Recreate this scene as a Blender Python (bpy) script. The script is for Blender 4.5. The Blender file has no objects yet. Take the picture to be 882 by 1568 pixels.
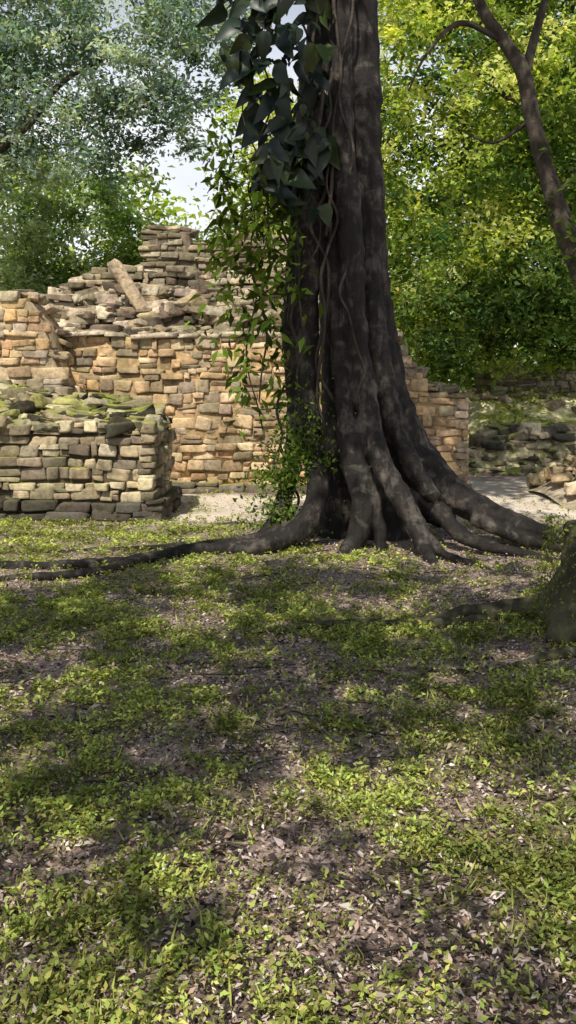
import bpy, math, numpy as np
from mathutils import Vector
R=np.random.default_rng(7)
scene=bpy.context.scene
COL=scene.collection

# ---------------------------------------------------------------- noise
_tab=np.random.default_rng(3).random((256,256))
def vnoise(x,y,s,seed=0):
    x=np.asarray(x,float)/s+seed*17.3+1000; y=np.asarray(y,float)/s+seed*9.7+1000
    xi=np.floor(x).astype(int); yi=np.floor(y).astype(int)
    fx=x-xi; fy=y-yi; fx=fx*fx*(3-2*fx); fy=fy*fy*(3-2*fy)
    g=lambda a,b:_tab[a%256,b%256]
    return (g(xi,yi)*(1-fx)+g(xi+1,yi)*fx)*(1-fy)+(g(xi,yi+1)*(1-fx)+g(xi+1,yi+1)*fx)*fy
def fbm(x,y,s,seed=0,o=4):
    t=0;a=1;n=0
    for i in range(o):
        t=t+a*vnoise(x,y,s/2**i,seed+i); n+=a; a*=.6
    return t/n
def sstep(a,b,x):
    t=np.clip((x-a)/(b-a),0,1); return t*t*(3-2*t)
def gh(x,y):
    return (fbm(x,y,2.2,1,3)-.5)*.14+(fbm(x,y,.35,5,3)-.5)*.07
def green(x,y):
    g=fbm(x,y,.5,20,5)+.03-.028*np.asarray(x)*.8
    g=g-.05*sstep(.2,2.5,x)-.05*sstep(3.0,2.0,y)-.13*sstep(-.8,.6,x)*sstep(6.8,8.2,y)
    g=g+.12*sstep(-.5,-1.5,x)*sstep(7.5,9,y)
    return .18+.78*sstep(.42,.68,g)
def sunlit_sand(x,y):  # pale sandy path, with its sunlit brightness put into the ground colour
    n=(fbm(x,y,.8,40,3)-.5)*1.4
    a=sstep(1.0,.6,np.abs((y+n-12.1)/1.9))*sstep(-2.0,-1.5,x)*sstep(2.6,1.6,x)
    b=sstep(1.0,.6,np.abs((y+n-13.6)/3.0))*sstep(2.3,3.0,x+n)
    return np.clip(a+b,0,1)*(.6+.4*vnoise(x,y,.35,44))

# ---------------------------------------------------------------- mesh helpers
def link(o,parent=None):
    COL.objects.link(o)
    if parent: o.parent=parent
    return o
def mk(name,V,F,C=None,mat=None,parent=None,smooth=False):
    V=np.asarray(V,np.float32);F=np.asarray(F,np.int32)
    m=bpy.data.meshes.new(name)
    m.vertices.add(len(V)); m.vertices.foreach_set('co',V.ravel())
    k=F.shape[1]
    m.loops.add(F.size); m.loops.foreach_set('vertex_index',F.ravel())
    m.polygons.add(len(F)); m.polygons.foreach_set('loop_start',np.arange(0,F.size,k,dtype=np.int32))
    m.polygons.foreach_set('loop_total',np.full(len(F),k,np.int32))
    m.update(calc_edges=True)
    if smooth: m.polygons.foreach_set('use_smooth',np.ones(len(F),bool))
    if C is not None:
        a=m.color_attributes.new('Col','FLOAT_COLOR','POINT')
        C=np.asarray(C,np.float32)
        if C.shape[1]==3: C=np.hstack([C,np.ones((len(C),1),np.float32)])
        a.data.foreach_set('color',C.ravel())
    o=bpy.data.objects.new(name,m)
    if mat: m.materials.append(mat)
    return link(o,parent)
def empty(name,loc=(0,0,0)):
    o=bpy.data.objects.new(name,None); o.empty_display_size=.3
    return link(o)
class Acc:
    def __init__(s): s.V=[];s.F=[];s.C=[];s.n=0
    def add(s,V,F,C=None):
        s.V.append(V);s.F.append(np.asarray(F)+s.n);s.n+=len(V)
        if C is None: C=np.ones((len(V),3))
        C=np.asarray(C,float)
        if C.ndim==1: C=np.tile(C,(len(V),1))
        s.C.append(C)
    def build(s,name,mat,parent=None,smooth=False):
        return mk(name,np.vstack(s.V),np.vstack(s.F),np.vstack(s.C),mat,parent,smooth)
def norm(v): return v/np.maximum(np.linalg.norm(v,axis=-1,keepdims=True),1e-9)

# ---------------------------------------------------------------- materials
def newmat(name):
    m=bpy.data.materials.new(name); m.use_nodes=True
    nt=m.node_tree; nt.nodes.clear()
    return m,nt,nt.nodes.new,nt.links.new
def ramp(nt,stops):
    r=nt.nodes.new('ShaderNodeValToRGB'); e=r.color_ramp.elements
    while len(e)<len(stops): e.new(.5)
    for i,(p,c) in enumerate(stops):
        e[i].position=p; e[i].color=(*c,1) if len(c)==3 else c
    return r
def mix(nt,mode='MIX',fac=None):
    n=nt.nodes.new('ShaderNodeMix'); n.data_type='RGBA'; n.blend_type=mode
    if fac is not None: n.inputs[0].default_value=fac
    return n
def leafmat(name,trans=.45,rough=None,tcol=(1.6,1.6,.6),spec=.4):
    m,nt,N,L=newmat(name)
    a=N('ShaderNodeAttribute');a.attribute_name='Col'
    if rough is None:
        p=N('ShaderNodeBsdfDiffuse');L(a.outputs['Color'],p.inputs['Color'])
    else:
        p=N('ShaderNodeBsdfPrincipled');p.inputs['Roughness'].default_value=rough
        p.inputs['Specular IOR Level'].default_value=spec;L(a.outputs['Color'],p.inputs['Base Color'])
    t=N('ShaderNodeBsdfTranslucent')
    mu=mix(nt,'MULTIPLY',1.0); mu.inputs[7].default_value=(*tcol,1)
    ms=N('ShaderNodeMixShader');ms.inputs[0].default_value=trans
    o=N('ShaderNodeOutputMaterial')
    L(a.outputs['Color'],mu.inputs[6])
    L(mu.outputs[2],t.inputs['Color'])
    L(p.outputs[0],ms.inputs[1]);L(t.outputs[0],ms.inputs[2]);L(ms.outputs[0],o.inputs[0])
    return m
def stonemat(name,moss=.35,dark=.6,bump=.7,scale=1.0,mosscol=(.17,.19,.045),stain=(.10,.088,.062),lo=.46):
    m,nt,N,L=newmat(name)
    a=N('ShaderNodeAttribute');a.attribute_name='Col'
    tc=N('ShaderNodeTexCoord')
    n1=N('ShaderNodeTexNoise');n1.inputs['Scale'].default_value=11*scale;n1.inputs['Detail'].default_value=6;n1.inputs['Roughness'].default_value=.72
    n2=N('ShaderNodeTexNoise');n2.inputs['Scale'].default_value=1.8*scale;n2.inputs['Detail'].default_value=5;n2.inputs['Roughness'].default_value=.7
    L(tc.outputs['Object'],n1.inputs['Vector'])
    mp=N('ShaderNodeMapping');mp.inputs['Scale'].default_value=(1.2,1.2,.65);L(tc.outputs['Object'],mp.inputs[0]);L(mp.outputs[0],n2.inputs['Vector'])
    r1=ramp(nt,[(.30,(.40,.35,.30)),(.45,(.98,.96,.92)),(.72,(1.5,1.47,1.42))])
    L(n1.outputs['Fac'],r1.inputs[0])
    mu=mix(nt,'MULTIPLY',1.0);L(a.outputs['Color'],mu.inputs[6]);L(r1.outputs[0],mu.inputs[7])
    r2=ramp(nt,[(lo,(0,0,0)),(lo+.14,(1,1,1))]);L(n2.outputs['Fac'],r2.inputs[0])
    st=mix(nt,'MIX');st.inputs[7].default_value=(*stain,1)
    ms=N('ShaderNodeMath');ms.operation='MULTIPLY';ms.inputs[1].default_value=dark
    L(r2.outputs[0],ms.inputs[0]);L(ms.outputs[0],st.inputs[0]);L(mu.outputs[2],st.inputs[6])
    g=N('ShaderNodeNewGeometry');sx=N('ShaderNodeSeparateXYZ');L(g.outputs['Normal'],sx.inputs[0])
    mm=N('ShaderNodeMath');mm.operation='MULTIPLY_ADD';mm.inputs[1].default_value=.5;L(sx.outputs['Z'],mm.inputs[0]);L(n2.outputs['Fac'],mm.inputs[2])
    rm=ramp(nt,[(.88,(0,0,0)),(1.0,(1,1,1))]);L(mm.outputs[0],rm.inputs[0])
    m2=N('ShaderNodeMath');m2.operation='MULTIPLY';m2.inputs[1].default_value=moss;L(rm.outputs[0],m2.inputs[0])
    mo=mix(nt,'MIX');mo.inputs[7].default_value=(*mosscol,1)
    L(m2.outputs[0],mo.inputs[0]);L(st.outputs[2],mo.inputs[6])
    p=N('ShaderNodeBsdfDiffuse');p.inputs['Roughness'].default_value=.3
    L(mo.outputs[2],p.inputs['Color'])
    b=N('ShaderNodeBump');b.inputs['Strength'].default_value=bump;b.inputs['Distance'].default_value=.05
    L(n1.outputs['Fac'],b.inputs['Height']);L(b.outputs[0],p.inputs['Normal'])
    o=N('ShaderNodeOutputMaterial');L(p.outputs[0],o.inputs[0])
    return m
def barkmat(name,c1,c2,c3,zs=.2,moss=.3,bump=.8,rings=.2):
    m,nt,N,L=newmat(name)
    tc=N('ShaderNodeTexCoord');mp=N('ShaderNodeMapping');mp.inputs['Scale'].default_value=(1,1,zs);L(tc.outputs['Object'],mp.inputs[0])
    n1=N('ShaderNodeTexNoise');n1.inputs['Scale'].default_value=16;n1.inputs['Detail'].default_value=6;n1.inputs['Roughness'].default_value=.65;L(mp.outputs[0],n1.inputs['Vector'])
    n2=N('ShaderNodeTexNoise');n2.inputs['Scale'].default_value=2.6;n2.inputs['Detail'].default_value=5;n2.inputs['Roughness'].default_value=.7;L(tc.outputs['Object'],n2.inputs['Vector'])
    n4=N('ShaderNodeTexNoise');n4.inputs['Scale'].default_value=30;n4.inputs['Detail'].default_value=3;
    mp2=N('ShaderNodeMapping');mp2.inputs['Scale'].default_value=(.35,.35,1.6);L(tc.outputs['Object'],mp2.inputs[0]);L(mp2.outputs[0],n4.inputs['Vector'])
    r=ramp(nt,[(.36,c1),(.52,c2),(.66,c3)]);
    av=N('ShaderNodeMath');av.operation='MULTIPLY_ADD';av.inputs[1].default_value=.65
    h=N('ShaderNodeMath');h.operation='MULTIPLY';h.inputs[1].default_value=.35
    L(n1.outputs['Fac'],h.inputs[0]);L(n2.outputs['Fac'],av.inputs[0]);L(h.outputs[0],av.inputs[2]);L(av.outputs[0],r.inputs[0])
    n5=N('ShaderNodeTexNoise');n5.inputs['Scale'].default_value=6;n5.inputs['Detail'].default_value=5;n5.inputs['Distortion'].default_value=.6;L(tc.outputs['Object'],n5.inputs['Vector'])
    rl=ramp(nt,[(.58,(0,0,0)),(.70,(1,1,1))]);L(n5.outputs['Fac'],rl.inputs[0])
    ml=N('ShaderNodeMath');ml.operation='MULTIPLY';ml.inputs[1].default_value=moss;L(rl.outputs[0],ml.inputs[0])
    x=mix(nt);x.inputs[7].default_value=(.17,.17,.13,1);L(ml.outputs[0],x.inputs[0]);L(r.outputs[0],x.inputs[6])
    p=N('ShaderNodeBsdfPrincipled');p.inputs['Roughness'].default_value=.75;p.inputs['Specular IOR Level'].default_value=.25;L(x.outputs[2],p.inputs['Base Color'])
    s=N('ShaderNodeMath');s.operation='MULTIPLY_ADD';s.inputs[1].default_value=rings;L(n4.outputs['Fac'],s.inputs[0]);L(n1.outputs['Fac'],s.inputs[2])
    b=N('ShaderNodeBump');b.inputs['Strength'].default_value=bump;b.inputs['Distance'].default_value=.05;L(s.outputs[0],b.inputs['Height']);L(b.outputs[0],p.inputs['Normal'])
    o=N('ShaderNodeOutputMaterial');L(p.outputs[0],o.inputs[0])
    return m
M_leaf=leafmat('leaf_foliage',.5)
M_leafd=leafmat('leaf_vine_glossy',.15,.42,spec=.4)
M_grass=leafmat('leaf_groundcover',.35,None,(1.4,1.4,.5))
M_litter=leafmat('leaf_dry',.12,None,(1.2,1,.8))
M_stone=stonemat('stone_limestone',.3,.6)
M_stonew=stonemat('stone_limestone_warm',.3,.5,stain=(.17,.125,.07),lo=.45)
M_stonem=stonemat('stone_mossy',.95,.6,mosscol=(.27,.29,.06))
M_mortar=stonemat('mortar',.3,.4)
M_bark=barkmat('bark_dark',(.006,.005,.0045),(.022,.018,.0155),(.13,.11,.092),moss=.35,bump=.7,rings=.12)
M_bark2=barkmat('bark_brown',(.02,.016,.012),(.06,.048,.036),(.14,.115,.09))
M_mbark=barkmat('bark_mossy',(.02,.018,.01),(.06,.055,.03),(.14,.14,.06),moss=.7)

# ---------------------------------------------------------------- ground
def axis(lo,hi,step,far,n=26):
    core=np.arange(lo,hi+1e-6,step)
    g=(np.geomspace(1,far,n)-1)
    return np.concatenate([(lo-g[1:])[::-1],core,hi+g[1:]])
gx=axis(-5,5.5,.04,170);gy=axis(1.2,15,.04,170)
GX,GY=np.meshgrid(gx,gy)
GZ=gh(GX,GY)
nx,ny=len(gx),len(gy)
idx=np.arange(nx*ny).reshape(ny,nx)
F=np.stack([idx[:-1,:-1],idx[:-1,1:],idx[1:,1:],idx[1:,:-1]],-1).reshape(-1,4)
gr=green(GX,GY).ravel();sa=sunlit_sand(GX,GY).ravel()
C=np.stack([gr,sa,np.zeros_like(gr)],-1)
m,nt,N,L=newmat('ground_soil')
a=N('ShaderNodeAttribute');a.attribute_name='Col';sp=N('ShaderNodeSeparateColor');L(a.outputs['Color'],sp.inputs[0])
tc=N('ShaderNodeTexCoord')
n1=N('ShaderNodeTexNoise');n1.inputs['Scale'].default_value=30;n1.inputs['Detail'].default_value=6;n1.inputs['Roughness'].default_value=.78;L(tc.outputs['Object'],n1.inputs[0])
n2=N('ShaderNodeTexNoise');n2.inputs['Scale'].default_value=2.5;n2.inputs['Detail'].default_value=5;L(tc.outputs['Object'],n2.inputs[0])
r1=ramp(nt,[(.32,(.06,.045,.04)),(.48,(.34,.255,.23)),(.66,(.70,.57,.53))]);L(n1.outputs[0],r1.inputs[0])
r2=ramp(nt,[(.35,(.65,.62,.60)),(.65,(1.3,1.25,1.22))]);L(n2.outputs[0],r2.inputs[0])
mu=mix(nt,'MULTIPLY',1.);L(r1.outputs[0],mu.inputs[6]);L(r2.outputs[0],mu.inputs[7])
rg=ramp(nt,[(.3,(.07,.07,.03)),(.7,(.33,.34,.13))]);L(n1.outputs[0],rg.inputs[0])
mg=mix(nt);gm=N('ShaderNodeMath');gm.operation='MULTIPLY';gm.inputs[1].default_value=.55;L(sp.outputs[0],gm.inputs[0]);L(gm.outputs[0],mg.inputs[0]);L(mu.outputs[2],mg.inputs[6]);L(rg.outputs[0],mg.inputs[7])
rs=ramp(nt,[(.3,(.54,.46,.36)),(.7,(.78,.69,.58))]);L(n1.outputs[0],rs.inputs[0])
mS=mix(nt);L(sp.outputs[1],mS.inputs[0]);L(mg.outputs[2],mS.inputs[6]);L(rs.outputs[0],mS.inputs[7])
p=N('ShaderNodeBsdfDiffuse');L(mS.outputs[2],p.inputs['Color'])
b=N('ShaderNodeBump');b.inputs['Distance'].default_value=.03
bs=N('ShaderNodeMath');bs.operation='MULTIPLY_ADD';bs.inputs[1].default_value=-.8;bs.inputs[2].default_value=1.;L(sp.outputs[1],bs.inputs[0]);L(bs.outputs[0],b.inputs['Strength'])
L(n1.outputs[0],b.inputs['Height']);L(b.outputs[0],p.inputs['Normal'])
o=N('ShaderNodeOutputMaterial');L(p.outputs[0],o.inputs[0])
mk('ground',np.stack([GX.ravel(),GY.ravel(),GZ.ravel()],-1),F,C,m,smooth=True)

# ---------------------------------------------------------------- leaves
def leafgeo(P,size,D,Nn,wr,col,fold=.12):
    n=len(P);size=np.broadcast_to(size,(n,))[:,None]
    D=norm(D);S=norm(np.cross(D,Nn));U=np.cross(S,D)
    w=size*wr*.5
    mid=P+D*size*.42
    V=np.stack([P,mid+S*w+U*size*fold,P+D*size-U*size*fold*.6,mid-S*w+U*size*fold],1).reshape(-1,3)
    F=np.arange(4*n).reshape(n,4)
    C=np.repeat(col,4,0)
    return V,F,C
def rdir(n): return norm(R.normal(size=(n,3)))
def crown(name,blobs,ncl,nleaf,leaf,pal,parent,mat=M_leaf,clr=.5,shell=.55,cond=None,wr=.5,lcond=None):
    vol=np.array([b[3]*b[4]*b[5] for b in blobs])**.7;vol/=vol.sum()
    pal=np.array(pal)
    P=[];Cc=[]
    for b,v in zip(blobs,vol):
        k=max(3,int(ncl*v))
        d=rdir(k);rad=shell+(1-shell)*R.random(k)**.7
        c=np.array(b[:3])+d*rad[:,None]*np.array(b[3:6])
        if cond is not None: c=c[cond(c)]
        for ci in c:
            m_=int(nleaf*R.uniform(.5,1.5));r=clr*R.uniform(.6,1.4)
            q=R.normal(size=(m_,3))*r*np.array([.6,.6,.38])
            P.append(ci+q)
            base=pal[R.integers(len(pal))]*R.uniform(.6,1.4)
            Cc.append(base*R.uniform(.6,1.45,(m_,1))*(1+R.normal(size=(m_,3))*.06))
    P=np.vstack(P);Cc=np.clip(np.vstack(Cc),.004,.7)
    if lcond is not None:
        k=lcond(P);P=P[k];Cc=Cc[k]
    n=len(P)
    D=rdir(n)*np.array([1,1,.6])+np.array([0,0,-.25]);Nn=rdir(n)+np.array([-.15,-.45,.7])
    V,F,C=leafgeo(P,leaf*R.uniform(.6,1.35,n),D,Nn,wr,Cc)
    return mk(name,V,F,C,mat,parent)

# ---------------------------------------------------------------- tubes
def spline(pts,sub=8):
    p=np.asarray(pts,float);p=np.vstack([2*p[0]-p[1],p,2*p[-1]-p[-2]])
    out=[]
    for i in range(1,len(p)-2):
        for t in np.linspace(0,1,sub,endpoint=False):
            a,b,c,d=p[i-1],p[i],p[i+1],p[i+2]
            out.append(.5*((2*b)+(-a+c)*t+(2*a-5*b+4*c-d)*t*t+(-a+3*b-3*c+d)*t**3))
    out.append(p[-2]);return np.array(out)
def tube(acc,pts,k=10,sub=8,wob=.06,col=(1,1,1)):
    s=spline(pts,sub);P=s[:,:3];r=np.maximum(s[:,3],.003)
    T=norm(np.gradient(P,axis=0))
    up=np.array([0.13,-1,.21]);
    V=[];n=len(P);ph=R.uniform(0,6.28,3)
    for i in range(n):
        A=norm(np.cross(T[i],up));B=np.cross(A,T[i])
        th=np.linspace(0,2*np.pi,k,endpoint=False)
        rr=r[i]*(1+wob*np.sin(2*th+ph[0]+i*.15)+wob*np.sin(3*th+ph[1]-i*.1)+wob*.6*R.normal())
        V.append(P[i]+np.outer(np.cos(th)*rr,A)+np.outer(np.sin(th)*rr,B))
    V=np.vstack(V+[P[:1]-T[0]*r[0]*.4,P[-1:]+T[-1]*r[-1]*.4])
    F=[]
    for i in range(n-1):
        for j in range(k):
            a=i*k+j;b_=i*k+(j+1)%k
            F.append((a,b_,b_+k,a+k))
    for j in range(0,k,2):
        j1=(j+1)%k;j2=(j+2)%k
        F.append((n*k,j2,j1,j));e=(n-1)*k
        F.append((n*k+1,e+j,e+j1,e+j2))
    acc.add(V,F,col)

# ---------------------------------------------------------------- stones
def cubetpl(n=4):
    d={};V=[];F=[]
    def vi(p):
        k=tuple(np.round(p,5))
        if k not in d: d[k]=len(V);V.append(k)
        return d[k]
    t=np.linspace(-1,1,n+1);g=np.sign(t)*np.abs(t)**.55
    for ax in range(3):
        for s in(-1,1):
            for i in range(n):
                for j in range(n):
                    q=[]
                    for a,b in((i,j),(i+1,j),(i+1,j+1),(i,j+1)):
                        v=[0,0,0];v[ax]=s;v[(ax+1)%3]=g[a];v[(ax+2)%3]=g[b];q.append(vi(v))
                    if s<0:q=q[::-1]
                    F.append(q)
    return np.array(V),np.array(F)
TV,TF=cubetpl(4)
def rnd(p): return TV/(np.sum(np.abs(TV)**p,axis=1)**(1/p))[:,None]
TVr=rnd(11)
def stone(acc,c,half,ax,col,irr=.14,tilt=0.0,rough=.035):
    v=TVr.copy()
    cor=R.normal(size=(2,2,2,3))*irr
    u=(TV+1)/2
    off=0
    for i in(0,1):
        for j in(0,1):
            for k in(0,1):
                w=(u[:,0] if i else 1-u[:,0])*(u[:,1] if j else 1-u[:,1])*(u[:,2] if k else 1-u[:,2])
                off=off+w[:,None]*cor[i,j,k]
    v=v+off+R.normal(size=v.shape)*rough
    v=v*np.array(half)
    if tilt:
        a,b_,g_=R.normal(size=3)*tilt
        Rx=np.array([[1,0,0],[0,math.cos(a),-math.sin(a)],[0,math.sin(a),math.cos(a)]])
        Ry=np.array([[math.cos(b_),0,math.sin(b_)],[0,1,0],[-math.sin(b_),0,math.cos(b_)]])
        t=R.uniform(0,6.28) if tilt>.1 else g_
        Rz=np.array([[math.cos(t),-math.sin(t),0],[math.sin(t),math.cos(t),0],[0,0,1]])
        v=v@(Rx@Ry@Rz).T
    acc.add(v@np.array(ax)+np.array(c),TF,col)
def pick(pal):
    return np.array(pal[R.integers(len(pal))])*R.uniform(.7,1.22)*(1+R.normal(size=3)*.03)
def face(acc,p0,u,length,top,course=(.13,.22),w=(.16,.42),depth=.16,pal=None,z0=0,prot=.014,fill=.965,irr=.095):
    u=np.array([u[0],u[1],0.]);u/=np.linalg.norm(u);nrm=np.array([u[1],-u[0],0.])
    ax=[u,-nrm,[0,0,1]]
    z=z0
    while True:
        h=R.uniform(*course)
        s=-R.uniform(0,.15);any_=False
        ph=R.uniform(0,6.28)
        while s<length:
            ww=R.uniform(*w)*(1.3 if R.random()<.15 else 1)*(.55 if R.random()<.15 else 1)
            if s+ww>length: ww=max(.08,length-s)
            sc=s+ww/2
            if z+h*.5<top(np.clip(sc,0,length)):
                any_=True
                n=2 if(h>.13 and R.random()<.33) else 1
                cut=R.uniform(.35,.65) if n==2 else 1
                for q in range(n):
                    hh=h*(cut if q==0 else 1-cut);zz=z+(0 if q==0 else h*cut)
                    c=np.array([p0[0],p0[1],0])+u*sc+nrm*(R.normal()*prot-depth*.5+.01)
                    c[2]=zz+hh*.5+.022*math.sin(sc*2.3+ph)
                    stone(acc,c,(ww/2*fill,depth*.55,hh/2*fill*R.uniform(.9,1.04)),ax,pick(pal),irr,.045)
            s+=ww
        z+=h
        if z>4.8 or not any_: break
def prism(acc,p0,u,length,top,depth,col,z0=-.2,n=24):
    u=np.array([u[0],u[1],0.]);u/=np.linalg.norm(u);nr=np.array([u[1],-u[0],0.])
    V=[]
    for i in range(n+1):
        s=length*i/n;b=np.array([p0[0],p0[1],0])+u*s
        for off,z in((0,z0),(0,top(s)),(-depth,top(s)),(-depth,z0)):
            q=b+nr*off;q[2]=z;V.append(q)
    F=[]
    for i in range(n):
        for j in range(4):
            a=i*4+j;b=i*4+(j+1)%4;F.append((a,b,b+4,a+4))
    F.append((0,3,2,1));e=n*4;F.append((e,e+1,e+2,e+3))
    acc.add(np.array(V),F,col)
WARM=[(.62,.45,.26),(.55,.41,.26),(.64,.49,.31),(.50,.38,.24),(.60,.41,.23),(.46,.38,.28),(.66,.53,.36),(.37,.28,.18),(.32,.265,.19)]
GREY=[(.45,.38,.26),(.36,.30,.20),(.53,.45,.31),(.32,.27,.20),(.42,.35,.23),(.56,.48,.35),(.22,.19,.14)]
PALE=[(.48,.41,.32),(.39,.33,.26),(.55,.47,.37),(.30,.25,.19),(.44,.35,.25),(.22,.18,.14)]
DARK=[(.10,.095,.085),(.14,.13,.11),(.08,.075,.07)]

def rubble(acc,x0,x1,y0,y1,hf,n,size,pal,tilt=.25,flat=.4):
    xs=R.uniform(x0,x1,n);ys=R.uniform(y0,y1,n)
    for x,y in zip(xs,ys):
        z=hf(x,y)
        if z is None or z<=-.5: continue
        s=size[0]+(size[1]-size[0])*R.random()**1.8
        stone(acc,(x,y,z),(s*.5,s*R.uniform(.25,.5),s*.5*flat*R.uniform(.5,1.5)),np.eye(3),pick(pal),.24,tilt,.05)

# front-left wall ------------------------------------------------
W1=empty('stone_wall')
acc=Acc();t1=lambda s:1.2+.05*math.sin(s*3)
face(acc,(-7.0,10.9),(1,0),5.35,t1,(.08,.17),(.12,.38),.16,GREY,.26,.022,.95,.14)
face(acc,(-1.65,10.9),(0,1),1.7,t1,(.08,.17),(.12,.34),.16,GREY,.26,.022,.95,.14)
acc.build('stones',M_stonem,W1)
acc=Acc();prism(acc,(-7.0,10.935),(1,0),5.315,lambda s:1.12,1.6,(.09,.075,.055));acc.build('core',M_mortar,W1)
acc=Acc()
face(acc,(-7.0,10.78),(1,0),5.47,lambda s:.27,(.13,.15),(.25,.6),.2,[(.13,.115,.095),(.09,.08,.065)],0)  # plinth tints darkened to carry the shade at the wall foot
face(acc,(-1.53,10.78),(0,1),1.9,lambda s:.27,(.13,.15),(.25,.5),.2,[(.13,.115,.095),(.09,.08,.065)],0)
acc.build('plinth',M_stone,W1)
acc=Acc()
def h1(x,y): return 1.17+.36*sstep(10.95,12.0,y)*sstep(-1.6,-2.3,x)*(.25+1.3*vnoise(x,y,.45,3))
rubble(acc,-6.9,-1.75,10.92,12.4,h1,900,(.10,.44),[(.36,.33,.22),(.28,.25,.16),(.52,.46,.33),(.05,.045,.035),(.07,.065,.05),(.34,.34,.13)],.2,.32)  # near-black tints paint shaded crevices among the mossy stones
acc.build('loose_stones',M_stonem,W1)

# far-left wall --------------------------------------------------
W2=empty('stone_wall.001')
def t2(s):
    x=-8+s
    return 3.0-1.55*sstep(-3.75,-3.22,x)+.05*math.sin(9*x)
acc=Acc();face(acc,(-8,13.0),(1,0),4.85,t2,(.10,.22),(.16,.42),.18,WARM+PALE[:3],0)
face(acc,(-3.2,13.0),(0,1),1.0,lambda s:1.7,(.12,.22),(.18,.42),.18,WARM+PALE[:3],0)
rubble(acc,-8,-3.25,13.1,14.0,lambda x,y:t2(x+8)+.02,160,(.15,.38),PALE+GREY,.2,.35)
acc.build('stones',M_stonew,W2)
acc=Acc();prism(acc,(-8,13.02),(1,0),4.78,lambda s:t2(s)-.06,1.0,(.50,.40,.27));acc.build('core',M_mortar,W2)

# main back wall -------------------------------------------------
W3=empty('ruined_temple_wall')
def t3(s):
    x=-3.9+s
    return 2.44-.55*sstep(1.75,1.85,x)-.28*sstep(2.05,2.15,x)-.25*sstep(2.6,2.8,x)
acc=Acc();face(acc,(-3.9,14.0),(1,0),6.72,t3,(.09,.21),(.12,.38),.18,WARM,.1,.022,.955,.13)
face(acc,(2.82,14.0),(0,1),1.6,lambda s:1.4,(.12,.2),(.16,.36),.18,PALE,0)
acc.build('stones',M_stonew,W3)
acc=Acc();prism(acc,(-3.9,14.02),(1,0),6.68,lambda s:t3(s)-.05,1.6,(.44,.31,.17),n=60);acc.build('core',M_mortar,W3)
acc=Acc();face(acc,(-3.9,13.93),(1,0),5.7,lambda s:2.52,(.075,.08),(.3,.7),.4,[(.62,.53,.42),(.52,.44,.34)],2.45)
acc.build('capstones',M_stone,W3)
acc=Acc()
face(acc,(-3.9,13.85),(1,0),6.8,lambda s:.19,(.17,.18),(.3,.7),.3,[(.22,.19,.15),(.17,.15,.12)],0)
rubble(acc,1.75,2.75,14.1,15.3,lambda x,y:t3(x+3.9)+.03,80,(.2,.45),PALE+GREY,.15,.35)
acc.build('plinth_and_loose_stones',M_stonem,W3)

# rubble mound with masonry block --------------------------------
W4=empty('collapsed_temple_roof')
def h4(x,y):
    px=np.interp(x,[-5.0,-4.6,-4.3,-3.6,-2.8,-1.2,-.2,.9,1.6],[2.2,2.8,3.35,3.75,3.8,3.7,3.55,3.2,2.4])
    t=np.interp(y,[14.6,14.9,15.0,15.5,15.6,16.1,16.2,16.6],[0,.1,.38,.45,.68,.75,.95,1.])
    return 2.45+(px-2.45)*t+.2*(vnoise(x,y,.55,8)-.5)
acc=Acc()
g1=np.linspace(-5,1.6,60);g2=np.linspace(14.4,19,60);A,B=np.meshgrid(g1,g2)
Z=h4(A,B)-.1;ii=np.arange(A.size).reshape(A.shape)
acc.add(np.stack([A.ravel(),B.ravel(),Z.ravel()],-1),np.stack([ii[:-1,:-1],ii[:-1,1:],ii[1:,1:],ii[1:,:-1]],-1).reshape(-1,4),(.10,.08,.06))
acc.build('rubble_core',M_mortar,W4,True)
acc=Acc()
rubble(acc,-5,1.5,14.5,17.3,lambda x,y:float(h4(x,y)),2600,(.12,.46),[(.48,.41,.31),(.37,.31,.23),(.58,.50,.39),(.24,.19,.14),(.43,.34,.23),(.12,.10,.08)],.14,.40)
for (x0,y0,l_,z0,zt) in((-4.3,15.3,1.5,2.7,3.15),(-3.9,15.8,1.4,3.1,3.6),(-1.9,15.4,2.2,2.8,3.2),(-2.3,15.9,2.3,3.2,3.7)):
    face(acc,(x0,y0),(1,0),l_,(lambda z:(lambda s:z+.1*math.sin(5*s)))(zt),(.07,.13),(.18,.45),.25,PALE,z0,.045,.95,.14)
acc.build('rubble_stones',M_stone,W4)
acc=Acc()
tb=lambda s:4.62-.28*sstep(.72,.76,s)+.12*sstep(1.35,1.4,s)
BLK=[(.38,.33,.22),(.30,.26,.18),(.45,.39,.28),(.2,.17,.12)]
face(acc,(-2.62,16.35),(1,0),2.7,tb,(.07,.13),(.2,.45),.2,BLK,3.5,.03)
face(acc,(.08,16.35),(0,1),1.0,lambda s:4.3,(.07,.13),(.2,.45),.2,GREY,3.4)
face(acc,(-3.5,15.9),(1,0),.9,lambda s:3.8,(.07,.13),(.2,.45),.2,BLK,3.1,.04)
rubble(acc,-2.6,.0,16.45,17.3,lambda x,y:tb(x+2.62)+.01,70,(.2,.4),PALE,.1,.3)
acc.build('masonry_block',M_stone,W4)
acc=Acc();prism(acc,(-2.58,16.39),(1,0),2.6,lambda s:tb(s)-.06,.9,(.16,.13,.10),z0=3.2,n=40);acc.build('block_core',M_mortar,W4)
acc=Acc();s_=math.radians(32)
stone(acc,(-2.58,14.95,3.2),(.11,.08,.66),[[math.cos(s_),0,math.sin(s_)],[0,1,0],[-math.sin(s_),-.25,math.cos(s_)]],(.62,.50,.36),.06)
stone(acc,(-3.0,14.75,2.62),(.26,.2,.09),np.eye(3),(.2,.16,.13),.1)
acc.build('leaning_slab',M_stone,W4)

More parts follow.
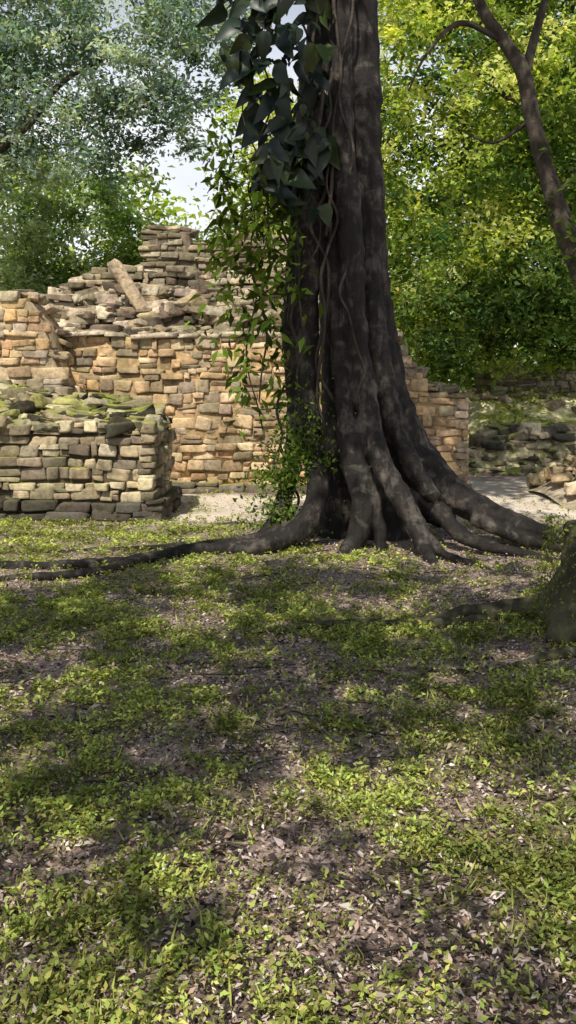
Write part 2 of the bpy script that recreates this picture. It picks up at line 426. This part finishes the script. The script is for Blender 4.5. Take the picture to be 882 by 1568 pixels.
# right background terraces --------------------------------------
W5=empty('ruined_terrace')
def h5(x,y):
    return .95*sstep(17.2,17.9,y)*sstep(3.2,4.4,x)+.55*sstep(19,20.5,y)+.22*(vnoise(x,y,.7,9)-.5)
acc=Acc();g1=np.linspace(3.0,16,90);g2=np.linspace(16.6,26,70);A,B=np.meshgrid(g1,g2);Z=h5(A,B)-.04;ii=np.arange(A.size).reshape(A.shape)
acc.add(np.stack([A.ravel(),B.ravel(),Z.ravel()],-1),np.stack([ii[:-1,:-1],ii[:-1,1:],ii[1:,1:],ii[1:,:-1]],-1).reshape(-1,4),(.64,.60,.36))
acc.build('earth',M_stonem,W5,True)
acc=Acc()
rubble(acc,3.2,9,16.9,18.0,lambda x,y:float(h5(x,y))-.04,480,(.15,.5),GREY+DARK,.16,.36)
rubble(acc,3.4,10,17.8,22,lambda x,y:float(h5(x,y)),90,(.2,.5),GREY,.2,.3)
acc.build('terrace_stones',M_stonem,W5)
n=5000
x=R.uniform(3.2,10,n);y=R.uniform(17,23,n);z=np.array([float(h5(a_,b_)) for a_,b_ in zip(x,y)])
ok=(vnoise(x,y,.6,91)>.45);P=np.stack([x,y,z+R.uniform(-.02,.12,n)],-1)[ok];k=len(P)
V,F,C=leafgeo(P,R.uniform(.05,.13,k),rdir(k)+np.array([0,-.2,.4]),rdir(k)*.6+np.array([0,-.3,1]),.5,np.array([.30,.36,.09])*R.uniform(.4,1.5,(k,1)));mk('creeping_weeds',V,F,C,M_grass,W5)
W6=empty('low_stone_wall')
acc=Acc();face(acc,(4.9,22.6),(1,0),2.9,lambda s:2.2+.1*math.sin(4*s),(.13,.2),(.25,.5),.2,PALE,1.2);acc.build('stones',M_stone,W6)
acc=Acc();prism(acc,(4.9,22.65),(1,0),2.85,lambda s:2.1,.7,(.3,.25,.2),z0=.8);acc.build('core',M_mortar,W6)
W7=empty('rubble_pile')
acc=Acc()
def h7(x,y):
    return .85*math.exp(-((x-4.9)/.75)**2-((y-13.6)/1.2)**2)
rubble(acc,4.1,6.2,12.6,15.0,h7,260,(.15,.42),GREY+WARM[:3],.2,.38)
acc.build('stones',M_stone,W7)
acc=Acc();g1=np.linspace(3.9,6.6,30);g2=np.linspace(12.2,15.4,30);A,B=np.meshgrid(g1,g2);Z=np.vectorize(h7)(A,B)-.10;ii=np.arange(A.size).reshape(A.shape)
acc.add(np.stack([A.ravel(),B.ravel(),Z.ravel()],-1),np.stack([ii[:-1,:-1],ii[:-1,1:],ii[1:,1:],ii[1:,:-1]],-1).reshape(-1,4),(.4,.34,.26))
acc.build('core',M_mortar,W7,True)

# ---------------------------------------------------------------- main tree
T=empty('strangler_fig_tree')
acc=Acc()
def tb_(pts,k=14,w=.05): tube(acc,pts,k,8,w)
tb_([(.66,9.7,9,.25),(.67,9.65,7.2,.26),(.71,9.6,5.75,.265),(.76,9.6,4.37,.275),(.82,9.6,2.98,.28),(.90,9.6,2.29,.275),(1.02,9.57,1.6,.265),(1.25,9.5,1.05,.25),(1.62,9.4,.6,.21),(2.15,9.2,.30,.145),(2.8,9.05,.12,.085),(3.8,9.0,.0,.045)])
tb_([(.95,9.8,2.2,.2),(1.05,9.85,1.0,.28),(1.1,9.85,-.1,.4)])
tb_([(.5,9.75,2.6,.16),(.55,9.8,1.0,.2),(.55,9.8,-.1,.3)])
tb_([(.50,9.42,7.5,.12),(.50,9.36,6.2,.14),(.54,9.28,5.2,.135),(.55,9.22,4.2,.145),(.64,9.18,3.3,.135),(.68,9.12,2.29,.13),(.79,9.06,1.6,.12),(.90,8.96,1.0,.115),(1.10,8.84,.58,.12),(1.27,8.70,.26,.105),(1.33,8.48,.05,.07),(1.36,8.1,-.02,.04)])
tb_([(1.27,8.75,.25,.07),(1.5,8.5,.04,.05),(1.75,8.0,.02,.035),(1.8,7.5,-.02,.02)])
tb_([(.86,9.35,3.0,.10),(.93,9.28,2.2,.11),(1.05,9.22,1.5,.11),(1.25,9.14,.9,.10),(1.5,9.1,.5,.09)])
tb_([(.46,9.3,3.4,.06),(.49,9.2,2.3,.08),(.57,9.06,1.6,.085),(.62,8.94,.9,.09),(.75,8.86,.5,.115),(.68,8.8,.15,.105),(.5,8.65,-.04,.06)])
tb_([(.80,9.0,1.5,.05),(.70,8.93,1.0,.06),(.86,8.86,.55,.06),(.92,8.78,.1,.06),(.85,8.6,-.02,.04)])
tb_([(1.5,9.0,.42,.10),(1.75,8.8,.16,.08),(2.15,8.65,.05,.055),(2.7,8.3,-.02,.03)])
tb_([(1.9,9.1,.3,.07),(2.4,9.0,.1,.055),(2.9,8.7,.03,.035),(3.4,8.5,-.02,.02)])
tb_([(.38,9.5,7.5,.15),(.36,9.45,5.75,.155),(.30,9.40,4.37,.14),(.22,9.35,3.33,.14),(.20,9.28,2.29,.13),(.21,9.22,1.6,.125),(.25,9.15,1.04,.12),(.30,9.02,.6,.115),(.12,8.85,.24,.11),(-.3,8.72,.08,.095),(-.95,8.66,.05,.07),(-1.7,8.1,.03,.052),(-2.7,8.05,.02,.045),(-4.2,8.5,-.03,.04)])
tb_([(.2,9.5,5.2,.08),(.12,9.42,3.67,.085),(.03,9.38,2.3,.085),(.08,9.33,1.45,.095),(.02,9.22,.77,.09),(-.15,9.1,.25,.085),(-.5,9.1,.04,.06),(-1.2,9.4,0,.045)])
tb_([(.0,9.0,.25,.06),(-.4,8.95,.1,.055),(-1.1,8.95,.04,.04),(-1.9,8.75,.03,.035),(-2.8,8.8,-.02,.03)])
tb_([(-1.2,8.45,.04,.045),(-1.7,7.75,.03,.04),(-2.5,7.5,0.015,.035),(-3.3,7.4,-.02,.025)])
tb_([(.9,9.8,2,.2),(1.3,10.1,.6,.2),(1.9,10.5,.05,.12)])
tb_([(.45,9.66,6.5,.2),(.48,9.68,4,.18),(.5,9.72,2.6,.16)],12)
tb_([(.66,9.6,8.6,.2),(-.2,9.2,9.6,.14),(-1.2,8.6,10.4,.07)],8);tb_([(.66,9.6,8.8,.2),(1.6,10,10,.13),(2.8,10.4,11,.06)],8)
tb_([(.66,9.6,8.6,.2),(.9,8.6,9.8,.12),(.8,7.2,10.6,.06)],8)
o=acc.build('trunk_and_roots',M_bark,T,True)
md=o.modifiers.new('Remesh','REMESH');md.mode='VOXEL';md.voxel_size=.022;md.use_smooth_shade=True
md=o.modifiers.new('Smooth','SMOOTH');md.factor=.5;md.iterations=2
tx=bpy.data.textures.new('barknoise','CLOUDS');tx.noise_scale=.16;tx.noise_depth=2
md=o.modifiers.new('Disp','DISPLACE');md.texture=tx;md.strength=.045;md.mid_level=.5;md.texture_coords='LOCAL'
acc=Acc()
def stem(x,y,z0,z1,r,amp=.05,n=9):
    zs=np.linspace(z0,z1,n);a,b=x
    pts=[(a+(b-a)*i/(n-1)+R.normal()*amp,y+R.normal()*.02,z,r*(R.uniform(.8,1.2))) for i,z in enumerate(zs)]
    tube(acc,pts,6,6,.03)
stem((.55,.42),9.10,6.5,3.2,.02);stem((.66,.50),9.08,6.5,2.6,.014,.06);stem((.33,.38),9.12,5.5,1.5,.018,.06,12)
stem((.43,.32),9.08,4.0,.6,.016,.05,12);stem((.15,.02),9.2,5.5,.3,.016,.07,14);stem((.30,.12),9.13,4.8,.4,.014,.08,14)
stem((.6,.80),8.96,2.8,1.2,.013,.04);stem((.02,-.05),9.2,4.2,.2,.013,.07,14);stem((-.2,-.28),9.1,5.8,1.5,.01,.05,14);stem((-.4,-.3),9.1,4.8,1.2,.008,.05,14)
acc.build('climbing_stems',M_bark2,T,True)
crown('crown',[(1.2,9.3,10.0,3.0,3.2,2.0),(-.3,8.0,10.3,2.0,2.2,1.4),(2.6,10,11,2.2,2.4,1.6)],150,45,.22,[(.06,.10,.02),(.09,.13,.03)],T)

VN=empty('philodendron_vine')
def bigleaf(acc,p,L_,d,nn,col):
    d=norm(np.array(d));s=norm(np.cross(d,nn));u=np.cross(s,d)
    prof=[(-.12,.16),(.0,.30),(.18,.36),(.40,.31),(.62,.22),(.82,.11),(1.0,.0)]
    V=[];w_=R.uniform(.7,1.05);cv=R.uniform(.0,.45);tw=R.normal()*.12
    for t,w in prof:
        mid=p+d*t*L_-u*cv*L_*t*t+s*tw*L_*t*t
        fo=R.uniform(.05,.16)
        V+=[mid-s*w*L_*w_+u*fo*L_*(w/.36),mid,mid+s*w*L_*w_+u*fo*L_*(w/.36)]
    F=[]
    for i in range(len(prof)-1):
        a=i*3;F+=[(a,a+1,a+4,a+3),(a+1,a+2,a+5,a+4)]
    acc.add(np.array(V),F,col)
acc=Acc();i=0
cl=[(R.uniform(-.66,.30),R.uniform(3.8,6.5)) for _ in range(56)]+[(R.uniform(-.25,.2),R.uniform(3.5,4.6)) for _ in range(12)]
while i<370:
    cx,cz=cl[R.integers(len(cl))]
    z=cz+R.normal()*.18;x=cx+R.normal()*.14
    lim=-.28-.46*min(1,max(0,(z-4.2)/1.1))
    if x<lim or x>.42 or z<3.4: continue
    i+=1
    y=9.2-.4*R.random()+.15*abs(x)
    d=(R.normal()*.6-.2,-R.uniform(-.2,.7),-R.uniform(.2,1.4))
    nn=norm(np.array([R.normal()*.9-.2,-1+R.normal()*.4,R.uniform(-.3,1.0)]))
    c=np.array([.010,.021,.014])*R.uniform(.4,1.7)+np.array([.015,.022,0])*R.random()**3*2
    bigleaf(acc,np.array([x,y,z]),.10+.28*R.random()**1.3,d,nn,c)
acc.build('large_leaves',M_leafd,VN,True)
n=1900
z=.7+4.1*R.random(n)**.75;u_=R.normal(size=n)
strand=R.integers(0,18,n);sx=np.linspace(-.74,.10,18)[strand];sy=R.uniform(8.85,9.35,18)[strand];sb=np.array([R.uniform(.9,3.1) for _ in range(18)])[strand]
ok=(z>sb)&(z<3.5+1.2*np.abs(sx));x=sx+.12*np.sin(z*2+strand)+u_*.08
x=np.where(z<2,x*.75-.02,x)
P=np.stack([x,sy+R.normal(size=n)*.1,z],-1)[ok];k=len(P)
D=R.normal(size=(k,3))*.6+np.array([-.2,-.1,-.5]);Nn=R.normal(size=(k,3))*.6+np.array([-.2,-.8,.6])
cc=np.array([.18,.27,.045])*(.2+1.5*R.random((k,1))**1.8)*(1+R.normal(size=(k,3))*.08)
V,F,C=leafgeo(P,R.uniform(.05,.20,k),D,Nn,.36,cc);mk('hanging_leaves',V,F,C,M_leaf,VN)
n=2300
z=np.abs(R.normal(size=n))*.42+.05;z=z+(R.random(n)<.6)*.6
x=-.06+R.normal(size=n)*.18+.15*(z>.8);y=9.10-.12*R.random(n)
y=np.where(x<-.2,y+.1,y)
P=np.stack([x,y,z],-1);D=rdir(n)+np.array([-.1,-.5,-.1]);Nn=rdir(n)+np.array([0,-.6,.8])
V,F,C=leafgeo(P,R.uniform(.025,.08,n),D,Nn,.5,np.array([.13,.19,.04])*R.uniform(.3,1.8,(n,1)));mk('small_leaves',V,F,C,M_leaf,VN)

# ---------------------------------------------------------------- stump right
S=empty('tree_stump')
acc=Acc()
tb_([(2.2,5.95,.70,.32),(2.18,5.95,.4,.34),(2.13,5.95,.1,.40),(2.12,5.95,-.1,.44)])
tb_([(1.98,5.85,.68,.12),(1.92,5.8,.45,.13),(1.84,5.75,.18,.13),(1.70,5.6,.0,.09)])
tb_([(2.2,5.7,.3,.12),(2.0,5.4,.08,.06),(1.6,5.3,.02,.04),(1.15,5.05,.0,.025)])
tb_([(2.0,6.1,.2,.12),(1.65,6.25,.07,.075),(1.3,6.25,.05,.05),(.85,6.1,.0,.03)])
tb_([(1.5,6.2,.03,.035),(.9,6.0,.02,.035),(.4,6.1,.02,.03),(-.3,5.85,0.01,.02)])
o=acc.build('stump_and_roots',M_mbark,S,True)
md=o.modifiers.new('Remesh','REMESH');md.mode='VOXEL';md.voxel_size=.018;md.use_smooth_shade=True
md=o.modifiers.new('Smooth','SMOOTH');md.factor=.5;md.iterations=3
md=o.modifiers.new('Disp','DISPLACE');md.texture=tx;md.strength=.05;md.texture_coords='LOCAL'
n=3000
th=R.uniform(0,6.28,n);z=R.uniform(.1,.76,n);rr=.34+.12*(1-z/.72)+R.random(n)*.05
P=np.stack([2.15+np.cos(th)*rr-.03,5.93+np.sin(th)*rr*.95,z],-1)
D=rdir(n)+np.array([0,0,-.8]);Nn=np.stack([np.cos(th),np.sin(th),.6+0*th],-1)+rdir(n)*.5
V,F,C=leafgeo(P,R.uniform(.012,.035,n),D,Nn,.5,np.array([.18,.21,.05])*R.uniform(.4,1.6,(n,1)));mk('moss_leaves',V,F,C,M_grass,S)

# ---------------------------------------------------------------- ground cover
def scatter(n,y0,y1,xw=.36,pad=.4):
    y=y0+(y1-y0)*R.random(n)**1.0;x=(R.random(n)*2-1)*(y*xw+pad);return x,y
def blocked(x,y):
    return ((x<-1.5)&(y>10.75))|(y>13.8)|(((x-.8)/.65)**2+((y-9.5)/.5)**2<1)
G=empty('grass')
Pp=[];Sz=[];Cc=[]
for (n,y0,y1,s0,s1,hz) in((27000,1.9,4.5,.009,.032,.05),(31000,4.5,8,.014,.038,.045),(20000,8,13.8,.022,.05,.04)):
    x,y=scatter(n,y0,y1);g=green(x,y)*(1-sunlit_sand(x,y)*.95)
    patch=sstep(.38,.72,vnoise(x,y,.13,60)*.55+vnoise(x,y,.05,61)*.45)
    ok=(R.random(n)<(g*.95+.03)*(.08+patch))&~blocked(x,y);x=x[ok];y=y[ok];k=len(x)
    for j in range(7):
        a=R.uniform(0,6.28,k);d=R.uniform(0,.035,k)
        Pp.append(np.stack([x+np.cos(a)*d,y+np.sin(a)*d,gh(x,y)+R.uniform(0,hz,k)],-1))
        Sz.append(R.uniform(s0,s1,k))
        tint=np.array([.41,.46,.13])*(.42+1.0*vnoise(x,y,.3,70))[:,None]
        Cc.append(tint*R.uniform(.3,1.45,(k,1))*(1+R.normal(size=(k,3))*.08))
P=np.vstack(Pp);s=np.concatenate(Sz);Cc=np.minimum(np.vstack(Cc),.75);k=len(P)
a=R.uniform(0,6.28,k);D=np.stack([np.cos(a),np.sin(a),R.uniform(-.2,1.0,k)],-1);Nn=rdir(k)*.7+np.array([0,0,1])
V,F,C=leafgeo(P,s,D,Nn,.5,Cc);mk('weed_leaves',V,F,C,M_grass,G)
print('weeds',k)
n=26000;x,y=scatter(n,1.9,13);ok=(R.random(n)<(green(x,y)*.8+.05)*(1-.9*sunlit_sand(x,y)))&~blocked(x,y);x=x[ok];y=y[ok];k=len(x)
a=R.uniform(0,6.28,k);D=np.stack([np.cos(a)*.7,np.sin(a)*.7,R.uniform(.2,1.2,k)],-1)
V,F,C=leafgeo(np.stack([x,y,gh(x,y)],-1),R.uniform(.03,.09,k),D,rdir(k)*.5+np.array([0,0,1]),.09,np.array([.36,.39,.11])*R.uniform(.5,1.5,(k,1)));mk('grass_blades',V,F,C,M_grass,G)

n=110000;y=1.9+11.9*R.random(n)**1.45;x=(R.random(n)*2-1)*(y*.36+.4)
ok=(R.random(n)<(1-.5*green(x,y))*(1-.8*sunlit_sand(x,y)))&~blocked(x,y);x=x[ok];y=y[ok];k=len(x)
a=R.uniform(0,6.28,k);D=np.stack([np.cos(a),np.sin(a),R.normal(size=k)*.4],-1);Nn=rdir(k)*.8+np.array([0,0,1])
pal=np.array([(.40,.30,.25),(.62,.50,.46),(.76,.66,.62),(.06,.045,.04),(.10,.07,.06),(.46,.32,.24),(.56,.48,.37),(.04,.032,.03),(.20,.15,.125)])
Cc=pal[R.integers(len(pal),size=k)]*R.uniform(.7,1.15,(k,1))
V,F,C=leafgeo(np.stack([x,y,gh(x,y)+R.uniform(.002,.025,k)],-1),R.uniform(.009,.034,k)*np.where(R.random(k)<.04,1.8,1),D,Nn,.42,Cc,.12);mk('leaf_litter',V,F,C,M_litter)
acc=Acc()
for i in range(420):
    y=1.9+9*R.random()**1.4;x=(R.random()*2-1)*(y*.34+.2);a=R.uniform(0,3.14);l=R.uniform(.06,.32);z=float(gh(x,y))+.012;r=R.uniform(.002,.005)
    p=[(x+math.cos(a)*l*(t-.5)+R.normal()*.01,y+math.sin(a)*l*(t-.5)+R.normal()*.01,z+R.uniform(0,.012),r) for t in(0,.33,.66,1)]
    tube(acc,p,4,3,.0,(1,1,1))
acc.build('fallen_twigs',M_bark2,None,True)

# ---------------------------------------------------------------- background trees
def tree(name,trunk,limbs,extra=None,**kw):
    T_=empty(name);acc=Acc();tube(acc,trunk,12,6,.05)
    for l in limbs: tube(acc,l,7,6,.05)
    acc.build('trunk_and_limbs',M_bark2,T_,True)
    crown('crown',parent=T_,**kw)
    if extra: crown('lower_crown',parent=T_,**extra)
    return T_
YG=[(.46,.53,.13),(.35,.44,.09),(.60,.65,.23),(.19,.27,.06),(.06,.11,.035)]  # backlit glow and dark gaps between leaves put into these tints
MG=[(.15,.23,.07),(.20,.28,.09),(.11,.18,.06),(.24,.31,.11)]
DG=[(.09,.15,.05),(.16,.23,.065),(.05,.09,.035),(.34,.41,.12)]
BG=[(.20,.28,.27),(.25,.33,.32),(.12,.18,.18),(.35,.42,.41)]  # bluish, lifted tints: distance haze put into the leaf colour
tree('added_shade_tree',[(4.6,12.1,-.1,.26),(4.4,12,2,.2),(4.02,12,3.1,.17),(3.74,12,3.8,.15),(3.49,12,4.6,.125),(3.31,12,5.3,.11),(3.18,12,5.94,.10),(2.96,12,6.3,.085),(2.56,12,6.95,.07),(2.2,12,8.4,.04)],
 [[(3.2,12,5.85,.07),(3.34,12,6.4,.06),(3.5,12,7.0,.05),(3.8,12,8.4,.03)],[(2.9,12,6.35,.04),(2.3,11.9,6.55,.035),(1.85,11.8,6.1,.02),(1.6,11.8,5.6,.01)],
  [(3.6,12,4.2,.05),(4.1,11.9,4.9,.04),(4.5,11.8,5.9,.02)],[(3.31,12,5.3,.035),(2.8,12.1,5.0,.02),(2.3,12.1,5.2,.01)]],
 blobs=[(4.4,12.6,4.6,1.4,1.0,1.2),(3.9,12.6,8.4,2.6,1.6,1.2),(4.3,12.2,2.9,.7,.7,.9),(3.0,12.8,5.1,.9,.6,.7),(3.9,11.7,3.9,.6,.5,.7)],ncl=180,nleaf=38,leaf=.12,pal=[(.07,.12,.025),(.12,.18,.035),(.045,.08,.02)],clr=.32)
tree('added_shade_tree',[(8.4,20,-.1,.3),(8.0,20,5,.22),(7.0,20,10,.12)],[[(8,20,5,.12),(5.5,19.6,7.5,.08),(3.6,19.4,9,.03)]],
 extra=dict(blobs=[(6.5,19.5,4,2.2,1.5,1.6),(5.0,19.2,3.9,1.3,1,1.2),(3.3,19,3.2,1.0,1,1.0),(6.6,19.4,6.4,1.6,1.2,1.2),(5.6,20.5,2.9,1.6,1,.9)],ncl=230,nleaf=80,leaf=.15,pal=DG,clr=.42),
 blobs=[(4.0,19.5,8.6,2.6,2,2.2),(3.6,19,5.4,1.7,1.5,1.6),(6.4,20,7.5,2.5,2,2.6),(3.4,20,11.5,2.6,2,1.8)],ncl=380,nleaf=80,leaf=.15,pal=YG,clr=.42)
tree('added_shade_tree',[(9,25,-.1,.3),(9,25,6,.22),(8.5,25,13,.12)],[],
 blobs=[(6.5,24,5.5,3,2,3),(9.5,25,9,3.5,2.5,5),(5.0,25,10,3,2,4),(4.6,23,3.6,2,1.5,1.8)],ncl=450,nleaf=60,leaf=.22,pal=YG[2:]+MG[:2]+DG[:1],clr=.6)
tree('added_shade_tree',[(.6,20,-.1,.2),(.4,20,5,.15),(.1,20,8,.08)],[],
 blobs=[(-.4,19.6,6.9,1.2,1.2,1.7),(1.2,20,6.5,1.8,1.4,2.4),(-.1,19.4,4.2,1.0,1,1.3),(2.0,20.5,3.4,1.4,1,1.8)],ncl=230,nleaf=60,leaf=.15,pal=YG,clr=.42)
tree('added_shade_tree',[(-9.5,21,-.1,.4),(-9,21,6,.3),(-8,21,10,.2),(-6,21,12,.1)],[[(-8.6,21,8,.14),(-6.8,20.8,9.4,.09),(-5,20.5,9.8,.04)],[(-8.2,21,9.4,.12),(-6.5,20.5,11,.08),(-3.5,20,11.5,.04)],[(-7.5,20.6,6.6,.12),(-6,20.2,7.6,.09),(-5.2,20.2,8.6,.07),(-4.2,20.2,9.2,.04)]],
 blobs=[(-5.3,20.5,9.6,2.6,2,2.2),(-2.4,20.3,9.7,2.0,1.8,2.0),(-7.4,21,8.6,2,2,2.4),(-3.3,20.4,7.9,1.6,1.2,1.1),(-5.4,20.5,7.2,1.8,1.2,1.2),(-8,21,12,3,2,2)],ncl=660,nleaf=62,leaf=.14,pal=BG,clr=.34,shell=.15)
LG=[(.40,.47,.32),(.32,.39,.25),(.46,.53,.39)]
tree('added_shade_tree',[(-9,27,-.1,.3),(-9,27,5,.2)],[],
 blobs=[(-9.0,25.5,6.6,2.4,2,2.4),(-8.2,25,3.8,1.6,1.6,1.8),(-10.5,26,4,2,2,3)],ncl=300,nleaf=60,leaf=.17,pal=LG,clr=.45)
tree('added_shade_tree',[(-5.8,27,-.1,.3),(-5.8,27,5,.2)],[],
 blobs=[(-6.3,27,6.1,2.2,1.8,2.3),(-6.8,27,3.6,1.8,1.6,1.8),(-4.5,27.5,4.5,1.7,1.5,1.7)],ncl=320,nleaf=60,leaf=.17,pal=MG+LG[1:2],clr=.45)
tree('added_shade_tree',[(-2.6,29,-.1,.3),(-2.6,29,5,.2)],[],
 blobs=[(-3.6,29,5.2,1.9,1.8,1.8),(-1.2,29,5.5,2.0,1.8,2.0),(-2.4,29,3.2,2.4,1.5,1.6)],ncl=260,nleaf=60,leaf=.19,pal=YG[1:]+MG,clr=.5)
bl=[]
for i in range(22):
    x=-22+i*2.2;hh=8.0+R.uniform(-.7,.7)
    if x<-6: hh=12.5
    if x>1.5: hh=13+R.uniform(-1,2)
    bl.append((x,38+R.uniform(-2,2),hh*.5,2.4,2.2,hh*.52))
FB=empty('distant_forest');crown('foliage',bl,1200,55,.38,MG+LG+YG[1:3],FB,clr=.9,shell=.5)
bl=[(x,31+R.uniform(-1,1),1.3,2,1.2,1.5) for x in np.arange(-16,18,2.)]
crown('undergrowth',bl,380,55,.25,MG,FB,clr=.6)

# shade tree added out of view behind/left, crown shaped to dapple the clearing
def cs(c): return c[:,1]<6.1
ST=tree('added_shade_tree',[(-5,-1.5,-.1,.35),(-4.8,-1.3,3.2,.25),(-4.2,-.8,5.0,.16)],[[(-4.7,-1.2,3.8,.12),(-2,.6,4.9,.08),(0,2.6,5.1,.04)],[(-4.7,-1.2,3.8,.12),(-4.4,1.4,4.9,.08),(-4.0,3.2,5.1,.04)],[(-4.6,-1.2,4.2,.1),(-2,-2.0,5,.04)],[(-4.7,-1.2,4.2,.13),(-3,2.5,7.4,.09),(-1.2,4.5,8.4,.05)]],
 blobs=[(-1.8,.2,4.9,2.9,2.2,.3),(.3,1.9,4.9,2.8,2.2,.3),(-3.0,2.2,4.9,1.9,1.9,.3),(-1.0,3.5,5.0,2.4,1.3,.3)],ncl=330,nleaf=55,leaf=.12,pal=MG,clr=.17,shell=0,cond=cs,
 extra=dict(blobs=[(-.7,4.6,8.4,2.2,2.1,.9),(-.7,4.6,8.2,1.8,1.6,.8)],ncl=90,nleaf=60,leaf=.17,pal=MG,clr=.3,shell=0,cond=cs))

# ---------------------------------------------------------------- light, sky
el=math.radians(50);h=norm(np.array([.3,.95]))
d=Vector((h[0]*math.cos(el),h[1]*math.cos(el),-math.sin(el)))
sl=bpy.data.lights.new('sun','SUN');sl.energy=5;sl.angle=math.radians(.5);sl.color=(1,.94,.82)
so=bpy.data.objects.new('sun',sl);so.rotation_euler=d.to_track_quat('-Z','Y').to_euler();so.location=(-8,-14,20);link(so)
w=bpy.data.worlds.new('World');scene.world=w;w.use_nodes=True
nt=w.node_tree;N=nt.nodes.new;L=nt.links.new;bg=nt.nodes['Background'];sk=N('ShaderNodeTexSky');sk.sky_type='NISHITA';sk.sun_disc=False
sk.sun_elevation=el;sk.sun_rotation=math.atan2(-h[0],-h[1])%(2*math.pi);sk.dust_density=1.5
tc=N('ShaderNodeTexCoord');sx=N('ShaderNodeSeparateXYZ');L(tc.outputs['Generated'],sx.inputs[0])
mr=N('ShaderNodeMapRange');mr.inputs[1].default_value=.48;mr.inputs[2].default_value=.28;L(sx.outputs['Z'],mr.inputs[0])
nz=N('ShaderNodeTexNoise');nz.inputs['Scale'].default_value=3;nz.inputs['Detail'].default_value=5;L(tc.outputs['Generated'],nz.inputs[0])
rz=ramp(nt,[(.30,(.55,.55,.55)),(.46,(1,1,1))]);L(nz.outputs[0],rz.inputs[0])
mu=N('ShaderNodeMath');mu.operation='MULTIPLY';mu.use_clamp=True;L(mr.outputs[0],mu.inputs[0]);L(rz.outputs[0],mu.inputs[1])
mx=mix(nt);mx.inputs[7].default_value=(9.0,9.2,9.6,1);L(mu.outputs[0],mx.inputs[0]);L(sk.outputs[0],mx.inputs[6])
L(mx.outputs[2],bg.inputs[0]);bg.inputs[1].default_value=.12

# ---------------------------------------------------------------- camera
cam=bpy.data.cameras.new('camera');cam.sensor_fit='VERTICAL';cam.sensor_height=24;cam.lens=24*1358/1568
cam.shift_y=-184/1568;cam.clip_end=600
co=bpy.data.objects.new('camera',cam);co.location=(0,0,1.6);co.rotation_euler=(math.radians(90),0,0);link(co);scene.camera=co
scene.view_settings.view_transform='Standard';scene.view_settings.look='None';scene.view_settings.exposure=0
